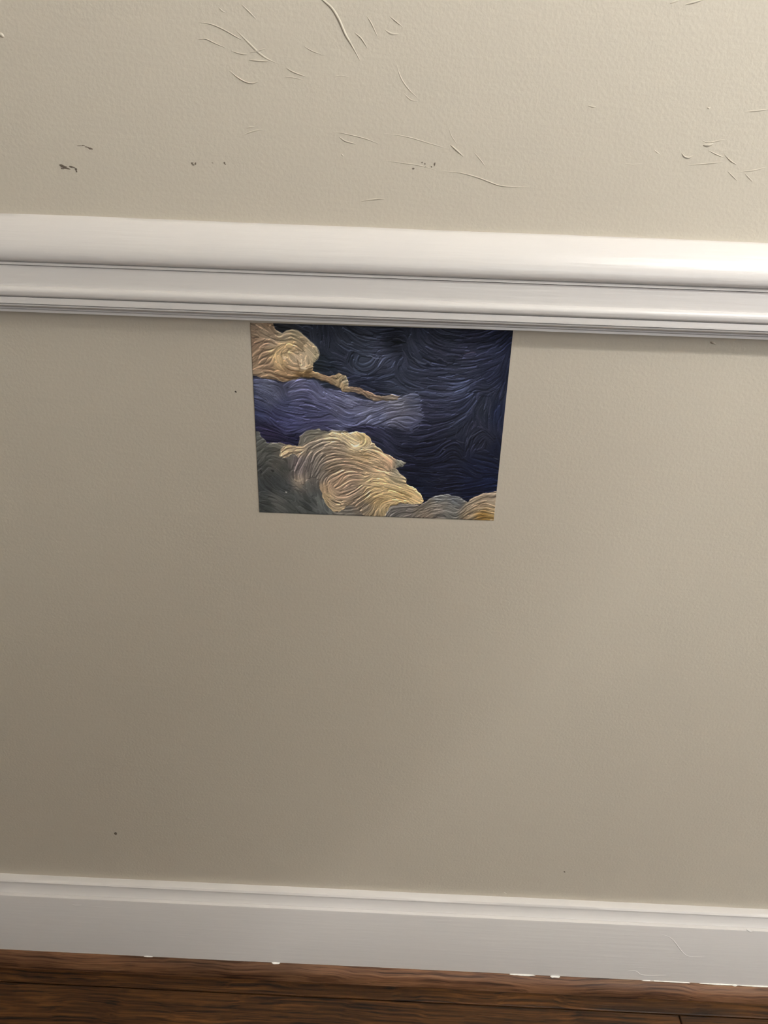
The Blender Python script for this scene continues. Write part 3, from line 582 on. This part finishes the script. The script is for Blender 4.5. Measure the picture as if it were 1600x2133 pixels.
    shade = np.where(sh < 0, -np.abs(np.clip(sh, -2.4, 0))**1.25, np.clip(sh, 0, 2.4)*.85)*amp*patchy + hs*amp*.35 + np.clip(fine, -2, 2)*ampf
    shade = shade*.6 + np.clip(s2_, -3.0, 2.8)*np.array([.23, .18, .16, .13, .19, .16])[cls] + jit*np.array([.11, .09, .07, .08, .08, .07])[cls]
    ed = blur(lay, 1.6); gye, gxe = np.gradient(ed)
    rim = np.clip(gye*.9-gxe*.3, -.25, .35)*1.5
    col = base*np.exp(shade)[..., None]
    col = col*(1+rim[..., None])
    col += np.clip(blur(band(3, 12, 51), 1), -2, 2)[..., None]*1.2
    # individual strokes: (polyline, rgb, half width in drawing units, opacity)
    ST = [
     ([(190,118),(235,146),(290,124),(345,150),(388,190),(424,224),(442,270),(412,308)], (178,168,140), 3.2, .75),
     ([(200,165),(225,172),(265,158),(310,158),(350,190)], (96,78,60), 3, .5), ([(125,180),(160,172),(205,190),(215,188)], (182,160,132), 3, .7),
     ([(120,192),(160,188),(200,206)], (98,76,60), 3, .6), ([(150,205),(200,216)], (190,170,144), 3, .6), ([(100,205),(150,180)], (92,72,56), 3, .5),
     ([(205,300),(197,270),(215,235),(262,208),(300,215)], (196,166,116), 4, .7), ([(205,270),(212,300),(225,330)], (196,172,130), 3, .7),
     ([(240,268),(250,280),(262,282)], (206,186,158), 6, .85), ([(300,268),(312,285),(308,300)], (198,176,148), 5, .75), ([(335,295),(345,300)], (212,196,170), 5, .8),
     ([(335,338),(368,342)], (214,198,170), 6, .85), ([(280,250),(310,238),(335,232)], (92,70,48), 3.5, .65), ([(255,340),(290,352),(330,362)], (92,66,40), 4, .7),
     ([(310,280),(325,320),(332,350)], (112,88,64), 4, .6), ([(270,318),(300,345),(325,352)], (186,160,128), 3, .6),
     ([(78,360),(120,362),(170,380),(250,410),(340,390)], (160,140,112), 3.4, .7), ([(190,385),(260,398),(350,378)], (78,56,34), 5, .5),
     ([(405,362),(450,385),(500,398),(545,425)], (156,132,100), 4, .6), ([(440,405),(520,425),(560,460)], (84,62,44), 3, .5),
     ([(560,400),(575,415),(600,400)], (170,158,130), 4, .7), ([(565,380),(585,378)], (58,50,42), 5, .6), ([(560,425),(566,440),(572,465)], (164,138,100), 5, .6),
     ([(610,448),(670,452),(720,480),(770,505)], (94,74,62), 2.6, .6), ([(600,465),(680,480),(730,515)], (150,130,110), 2.6, .5),
     ([(700,266),(740,278),(785,290)], (126,132,158), 3.2, .75), ([(620,280),(625,320),(650,345),(700,356)], (74,80,100), 2.5, .5),
     ([(840,186),(870,192),(915,196)], (10,14,18), 9, .9), ([(850,172),(880,175),(915,190)], (78,82,94), 2.5, .6),
     ([(940,250),(970,285),(1010,308),(1062,318)], (82,88,106), 4, .65), ([(1000,315),(1050,328),(1130,328)], (14,16,26), 5, .8), ([(1085,288),(1120,298),(1150,315)], (16,18,28), 4.5, .7),
     ([(1080,285),(1120,288),(1160,312)], (76,80,98), 2.2, .6), ([(900,230),(930,280),(980,312)], (70,76,94), 3.5, .5),
     ([(1000,205),(1060,250),(1150,270),(1240,265)], (70,74,96), 2.5, .6), ([(1050,200),(1120,235),(1230,262),(1330,255)], (26,28,44), 3, .6),
     ([(1240,256),(1310,252)], (92,76,96), 2.5, .6), ([(970,180),(1010,215),(1080,245)], (22,24,38), 3, .5), ([(1080,140),(1150,175),(1260,170)], (22,24,36), 4, .6),
     ([(1240,170),(1300,165)], (70,72,90), 2.5, .5), ([(1350,215),(1420,200),(1480,170)], (62,66,90), 2.5, .5), ([(1160,360),(1240,360),(1330,345)], (72,78,96), 2.4, .55),
     ([(1170,372),(1230,376),(1270,365)], (18,20,34), 4, .6), ([(1190,385),(1260,378)], (84,76,88), 2.2, .5),
     ([(1050,478),(1110,486),(1180,486),(1240,462),(1290,420),(1335,385)], (88,96,126), 3.2, .7), ([(1060,495),(1120,502),(1190,492)], (28,30,48), 3, .5),
     ([(1000,520),(1050,535),(1075,550)], (92,96,118), 2.4, .6), ([(1020,575),(1090,580),(1170,570)], (80,84,110), 2.4, .5), ([(1010,590),(1090,592),(1180,585)], (28,30,46), 2.6, .55),
     ([(1150,662),(1210,632),(1270,582),(1318,508)], (78,84,104), 3, .65), ([(1165,670),(1230,640),(1290,590)], (20,22,34), 3.5, .5),
     ([(1255,775),(1268,735),(1300,705),(1345,682)], (74,80,100), 3.6, .7), ([(1200,742),(1225,752),(1250,758)], (70,76,94), 2.8, .6), ([(1215,650),(1200,700),(1205,735)], (60,64,82), 2.4, .5),
     ([(1335,620),(1340,660),(1385,690)], (66,70,90), 2.6, .5), ([(1395,510),(1388,570),(1392,620)], (70,74,90), 2.6, .45), ([(1310,470),(1370,470),(1430,480)], (62,66,84), 2.4, .5), ([(1330,490),(1400,495)], (16,18,28), 4, .5),
     ([(1130,790),(1145,785)], (90,94,108), 3, .8), ([(1150,800),(1190,788),(1235,800)], (58,62,78), 2.5, .5), ([(1265,905),(1290,918),(1312,930)], (62,66,84), 2.4, .6),
     ([(1410,838),(1435,842)], (86,92,110), 2.6, .7), ([(880,760),(940,745),(1020,740)], (60,64,80), 2.4, .5), ([(890,790),(960,782),(1030,775)], (14,16,28), 3.5, .5),
     ([(920,835),(1000,845),(1080,828),(1120,805)], (56,60,76), 2.3, .5), ([(1000,905),(1060,915),(1110,905)], (54,58,76), 2.3, .5), ([(1010,960),(1080,972),(1150,958)], (60,62,80), 2.3, .5), ([(1080,955),(1150,957)], (66,70,88), 2.3, .5),
     ([(870,660),(930,690),(985,672),(1005,630)], (78,82,106), 3, .6), ([(560,520),(620,515),(650,518)], (134,138,168), 3, .65), ([(590,540),(650,545),(700,550)], (34,36,56), 2.5, .5),
     ([(520,560),(570,605),(640,605),(690,590)], (104,106,134), 2.6, .5), ([(540,620),(590,650),(650,645)], (104,108,142), 2.8, .6), ([(700,545),(740,525),(775,520)], (118,120,140), 2.4, .5),
     ([(395,445),(425,490),(480,515)], (110,112,140), 2.6, .5), ([(270,450),(310,420),(360,400),(405,408)], (104,104,132), 2.6, .5), ([(130,500),(155,515),(172,538)], (104,108,130), 2.6, .6),
     ([(150,645),(200,680),(270,705),(340,690)], (70,72,108), 3, .5), ([(200,640),(300,655),(400,640),(480,640)], (34,34,60), 2.4, .45), ([(405,650),(450,660),(510,640)], (84,84,112), 2.4, .45),
     ([(900,500),(930,490),(960,480)], (112,114,130), 3, .6), ([(890,515),(940,515),(985,525)], (118,118,130), 2.6, .5),
     # main cloud
     ([(222,830),(236,790),(262,765),(300,770),(345,770)], (190,168,132), 4, .6), ([(255,830),(275,805),(330,785)], (84,72,56), 4, .6), ([(240,800),(290,785),(330,778)], (196,174,140), 3, .5),
     ([(345,765),(400,735),(460,715),(500,695)], (164,150,124), 3, .55), ([(480,705),(520,690),(560,700)], (214,196,158), 4, .6),
     ([(500,728),(560,738),(610,768)], (218,200,162), 3.5, .65), ([(510,740),(560,750),(600,785)], (88,72,54), 3, .55), ([(600,740),(640,750),(690,740)], (226,208,170), 4, .6),
     ([(650,700),(690,708),(712,735),(705,765)], (208,184,138), 4, .6), ([(640,715),(668,725),(670,745)], (140,114,74), 5, .5), ([(610,785),(640,775),(700,782),(740,770)], (224,206,168), 4, .7), ([(600,795),(650,800),(680,815)], (96,76,54), 3.5, .6),
     ([(680,820),(720,800),(760,800)], (214,190,150), 3.5, .6), ([(440,800),(500,775),(580,790),(640,815)], (166,148,124), 2.5, .6), ([(440,812),(500,788),(580,802)], (86,72,58), 2.5, .55),
     ([(450,850),(520,815),(600,820),(660,840)], (172,150,122), 2.5, .6), ([(470,850),(540,830),(620,838)], (88,72,58), 2.5, .55), ([(450,905),(500,870),(570,850),(640,850)], (178,154,122), 2.6, .6),
     ([(440,920),(470,885),(530,862)], (84,72,58), 2.6, .5), ([(660,860),(720,850),(790,850),(830,880)], (222,192,148), 3.4, .65), ([(650,845),(700,868),(780,862)], (100,78,52), 3, .55),
     ([(540,915),(590,888),(660,892),(730,920)], (180,154,122), 2.6, .6), ([(545,925),(600,902),(670,910)], (86,70,54), 2.6, .5), ([(730,925),(780,918),(840,925)], (214,186,144), 3, .6), ([(740,935),(800,932)], (104,82,56), 3, .5),
     ([(700,965),(745,938),(810,945),(860,975),(915,985)], (222,194,146), 3.4, .65), ([(705,980),(760,965),(830,975)], (110,86,54), 3, .55), ([(690,1000),(760,985),(850,992)], (224,196,144), 3.2, .6), ([(700,1010),(780,1000),(870,1020),(940,1045)], (118,92,54), 3, .55),
     ([(880,1000),(940,1015),(985,1045)], (216,188,134), 3.6, .6), ([(890,1030),(940,1048),(950,1055)], (98,74,40), 4, .6), ([(930,1090),(980,1092),(1015,1080)], (216,192,148), 4, .7), ([(760,1040),(820,1030),(900,1050)], (214,184,132), 3, .55),
     ([(855,880),(885,865),(918,858)], (150,148,132), 3, .6), ([(860,905),(885,925),(890,935)], (170,166,140), 3.5, .7), ([(840,900),(870,910)], (74,72,62), 4, .5),
     ([(465,995),(490,985),(515,975)], (196,170,136), 2.6, .6), ([(455,1040),(475,1085),(510,1122),(550,1128),(585,1105)], (198,172,130), 3.6, .65), ([(470,1060),(505,1105),(545,1112)], (92,72,52), 2.6, .5), ([(540,1085),(570,1100),(590,1095)], (70,56,44), 3, .6),
     ([(690,1090),(730,1050),(800,1040)], (196,166,116), 3, .55), ([(720,1100),(760,1065),(820,1060)], (86,66,42), 3, .5), ([(775,1150),(785,1115),(820,1090),(870,1080)], (220,192,142), 4, .65), ([(620,1070),(660,1050),(690,1035)], (78,62,46), 3, .5), ([(560,970),(600,945),(680,940)], (170,146,116), 2.6, .5),
     ([(300,955),(320,965),(350,955)], (176,156,130), 7, .6), ([(315,980),(345,1005)], (120,108,94), 6, .5), ([(250,1020),(262,1021)], (196,192,182), 4, .9), ([(175,905),(190,912)], (30,32,32), 7, .7), ([(112,905),(118,920)], (26,28,30), 5, .7),
     ([(330,1070),(370,1100),(405,1140)], (46,48,50), 8, .6), ([(120,960),(160,1010),(210,1045)], (42,44,46), 3, .5), ([(140,940),(190,1000),(230,1030)], (88,90,88), 2.4, .4), ([(110,1100),(140,1105)], (36,38,40), 4, .5), ([(230,935),(270,985),(320,1000)], (44,44,44), 3, .45),
     ([(110,800),(150,770),(210,770)], (122,118,106), 2.4, .5), ([(110,820),(145,785),(210,782)], (56,56,54), 2.4, .5), ([(340,740),(355,708),(410,690),(460,692)], (136,130,114), 2.6, .5), ([(370,745),(420,722),(455,715)], (150,142,122), 2.6, .5),
     # bottom bumps
     ([(1005,1102),(1062,1064),(1105,1042),(1200,1048),(1258,1076)], (128,126,122), 2.6, .5), ([(1020,1130),(1080,1095),(1160,1090),(1210,1110)], (146,136,122), 2.6, .55), ([(1040,1140),(1090,1110),(1160,1105)], (72,66,60), 2.6, .5), ([(1070,1166),(1110,1152),(1150,1162)], (40,40,42), 4, .6),
     ([(1235,1112),(1282,1068),(1340,1038),(1415,1024)], (168,150,124), 3, .55), ([(1240,1140),(1300,1092),(1360,1070),(1412,1078)], (182,164,138), 2.8, .6), ([(1250,1150),(1310,1108),(1370,1090)], (84,68,50), 2.8, .55), ([(1280,1150),(1340,1115),(1405,1105)], (180,160,130), 2.6, .55), ([(1330,1050),(1412,1052)], (92,78,62), 2.6, .5),
     ([(1320,1165),(1360,1148),(1395,1150)], (168,130,66), 3.5, .6), ([(820,1150),(850,1112),(900,1098),(950,1105)], (138,132,124), 2.5, .5), ([(840,1150),(880,1125),(940,1122)], (72,68,66), 2.5, .5), ([(1395,1178),(1408,1180)], (190,186,176), 4, .7)]
    for pts, rgb, hw, op in ST:
        q = spline([(p_[0], p_[1], 0) for p_ in pts], 6*(len(pts)-1)); hw *= 1.15
        bx0 = min(p_.x for p_ in q)-3*hw; bx1 = max(p_.x for p_ in q)+3*hw; by0 = min(p_.y for p_ in q)-3*hw; by1 = max(p_.y for p_ in q)+3*hw
        m = (WX > bx0) & (WX < bx1) & (WY > by0) & (WY < by1)
        if not m.any(): continue
        x, y = WX[m], WY[m]; best = np.full(len(x), 1e9); tt = np.zeros(len(x)); n = len(q)-1
        for i in range(n):
            ax, ay, bx, by = q[i].x, q[i].y, q[i+1].x, q[i+1].y; L2 = (bx-ax)**2+(by-ay)**2+1e-9
            t = np.clip(((x-ax)*(bx-ax)+(y-ay)*(by-ay))/L2, 0, 1); dd = (x-ax-t*(bx-ax))**2+(y-ay-t*(by-ay))**2
            u_ = dd < best; best[u_] = dd[u_]; tt[u_] = (i+t[u_])/n
        taper = np.clip(np.sin(math.pi*np.clip(tt*.92+.04, 0, 1)), .05, 1)**.6
        al = op*np.clip(1.25-np.sqrt(best)/(hw*taper), 0, 1)
        tex = np.exp(np.clip(fine[m], -2, 2)*.06)[:, None]
        col[m] = col[m]*(1-al[:, None])+np.array(rgb)*tex*al[:, None]
    col = col*.87+col.mean(-1, keepdims=True)*.13
    col[cls == S] *= .89; col[(cls == Tn) | (cls == C)] *= 1.06
    return np.clip(col, 4, 250)/255

GW, GH = 640, 516
CC = [(57.3, 85.3), (1517.3, 129.3), (1409.3, 1185.3), (108, 1138.7)]           # sheet corners in the drawing layout
px_c = [(500+x/2.66667, 640+y/2.66667) for x, y in CC]
cw = [on_wall(x, y, -.0004) for x, y in px_c]                                   # sheet corners on the wall
rgb = painting(GW, GH, CC)
PRINT_GAIN = np.array([1.22, 1.25, 1.30])
lin = np.where(rgb <= .04045, rgb/12.92, ((rgb+.055)/1.055)**2.4)*PRINT_GAIN
uu, vv = np.meshgrid(np.linspace(0, 1, GW), np.linspace(0, 1, GH))
A = [np.array((c.x, c.z)) for c in cw]
P2 = ((1-uu)*(1-vv))[..., None]*A[0]+(uu*(1-vv))[..., None]*A[1]+(uu*vv)[..., None]*A[2]+((1-uu)*vv)[..., None]*A[3]
nv = GW*GH
co = np.zeros((nv*2, 3)); co[:nv, 0] = P2[..., 0].ravel(); co[:nv, 2] = P2[..., 1].ravel(); co[:nv, 1] = -.00045
# back side of the sheet: only its outline is needed
ring = np.concatenate([np.arange(GW), (np.arange(1, GH))*GW+GW-1, (GH-1)*GW+np.arange(GW-2, -1, -1), np.arange(GH-2, 0, -1)*GW])
nr = len(ring); co = np.vstack([co[:nv], co[ring]]); co[nv:, 1] = -.00005
ii = (np.arange(GH-1)[:, None]*GW+np.arange(GW-1)[None, :]).ravel()
quads = np.stack([ii, ii+GW, ii+GW+1, ii+1], 1)
rk = np.arange(nr); rn = (rk+1) % nr
side = np.stack([ring[rk], ring[rn], nv+rn, nv+rk], 1)
allq = np.vstack([quads, side]).astype(np.int32)
me = bpy.data.meshes.new('wallpaper_sample'); me.vertices.add(len(co)); me.vertices.foreach_set('co', co.ravel())
me.loops.add(allq.size); me.loops.foreach_set('vertex_index', allq.ravel())
me.polygons.add(len(allq)); me.polygons.foreach_set('loop_start', np.arange(len(allq), dtype=np.int32)*4)
me.polygons.foreach_set('loop_total', np.full(len(allq), 4, np.int32)); me.update(calc_edges=True); me.validate()
at = me.color_attributes.new('print', 'FLOAT_COLOR', 'POINT')
cv = np.ones((len(co), 4), np.float32); cv[:nv, :3] = lin.reshape(-1, 3); cv[nv:, :3] = (.5, .48, .44)
at.data.foreach_set('color', cv.ravel())
pm, pnt, pb = newmat('printed_cloud_paper')
an_ = N(pnt, 'ShaderNodeAttribute'); an_.attribute_name = 'print'; pnt.links.new(an_.outputs['Color'], pb.inputs['Base Color'])
pb.inputs['Roughness'].default_value = .7; pb.inputs['Specular IOR Level'].default_value = .12
pco = N(pnt, 'ShaderNodeTexCoord').outputs['Object']; pn = noise(pnt, pco, 500, (1,1,1), 2)
pbp = N(pnt, 'ShaderNodeBump'); pbp.inputs['Strength'].default_value = .2; pbp.inputs['Distance'].default_value = .0004
pnt.links.new(pn, pbp.inputs['Height']); pnt.links.new(pbp.outputs[0], pb.inputs['Normal'])
sheet = link('wallpaper_sample', me, pm)
tag(sheet, 'wallpaper sample with impasto tan clouds on navy sky, stuck below the chair rail', 'wallpaper sample')
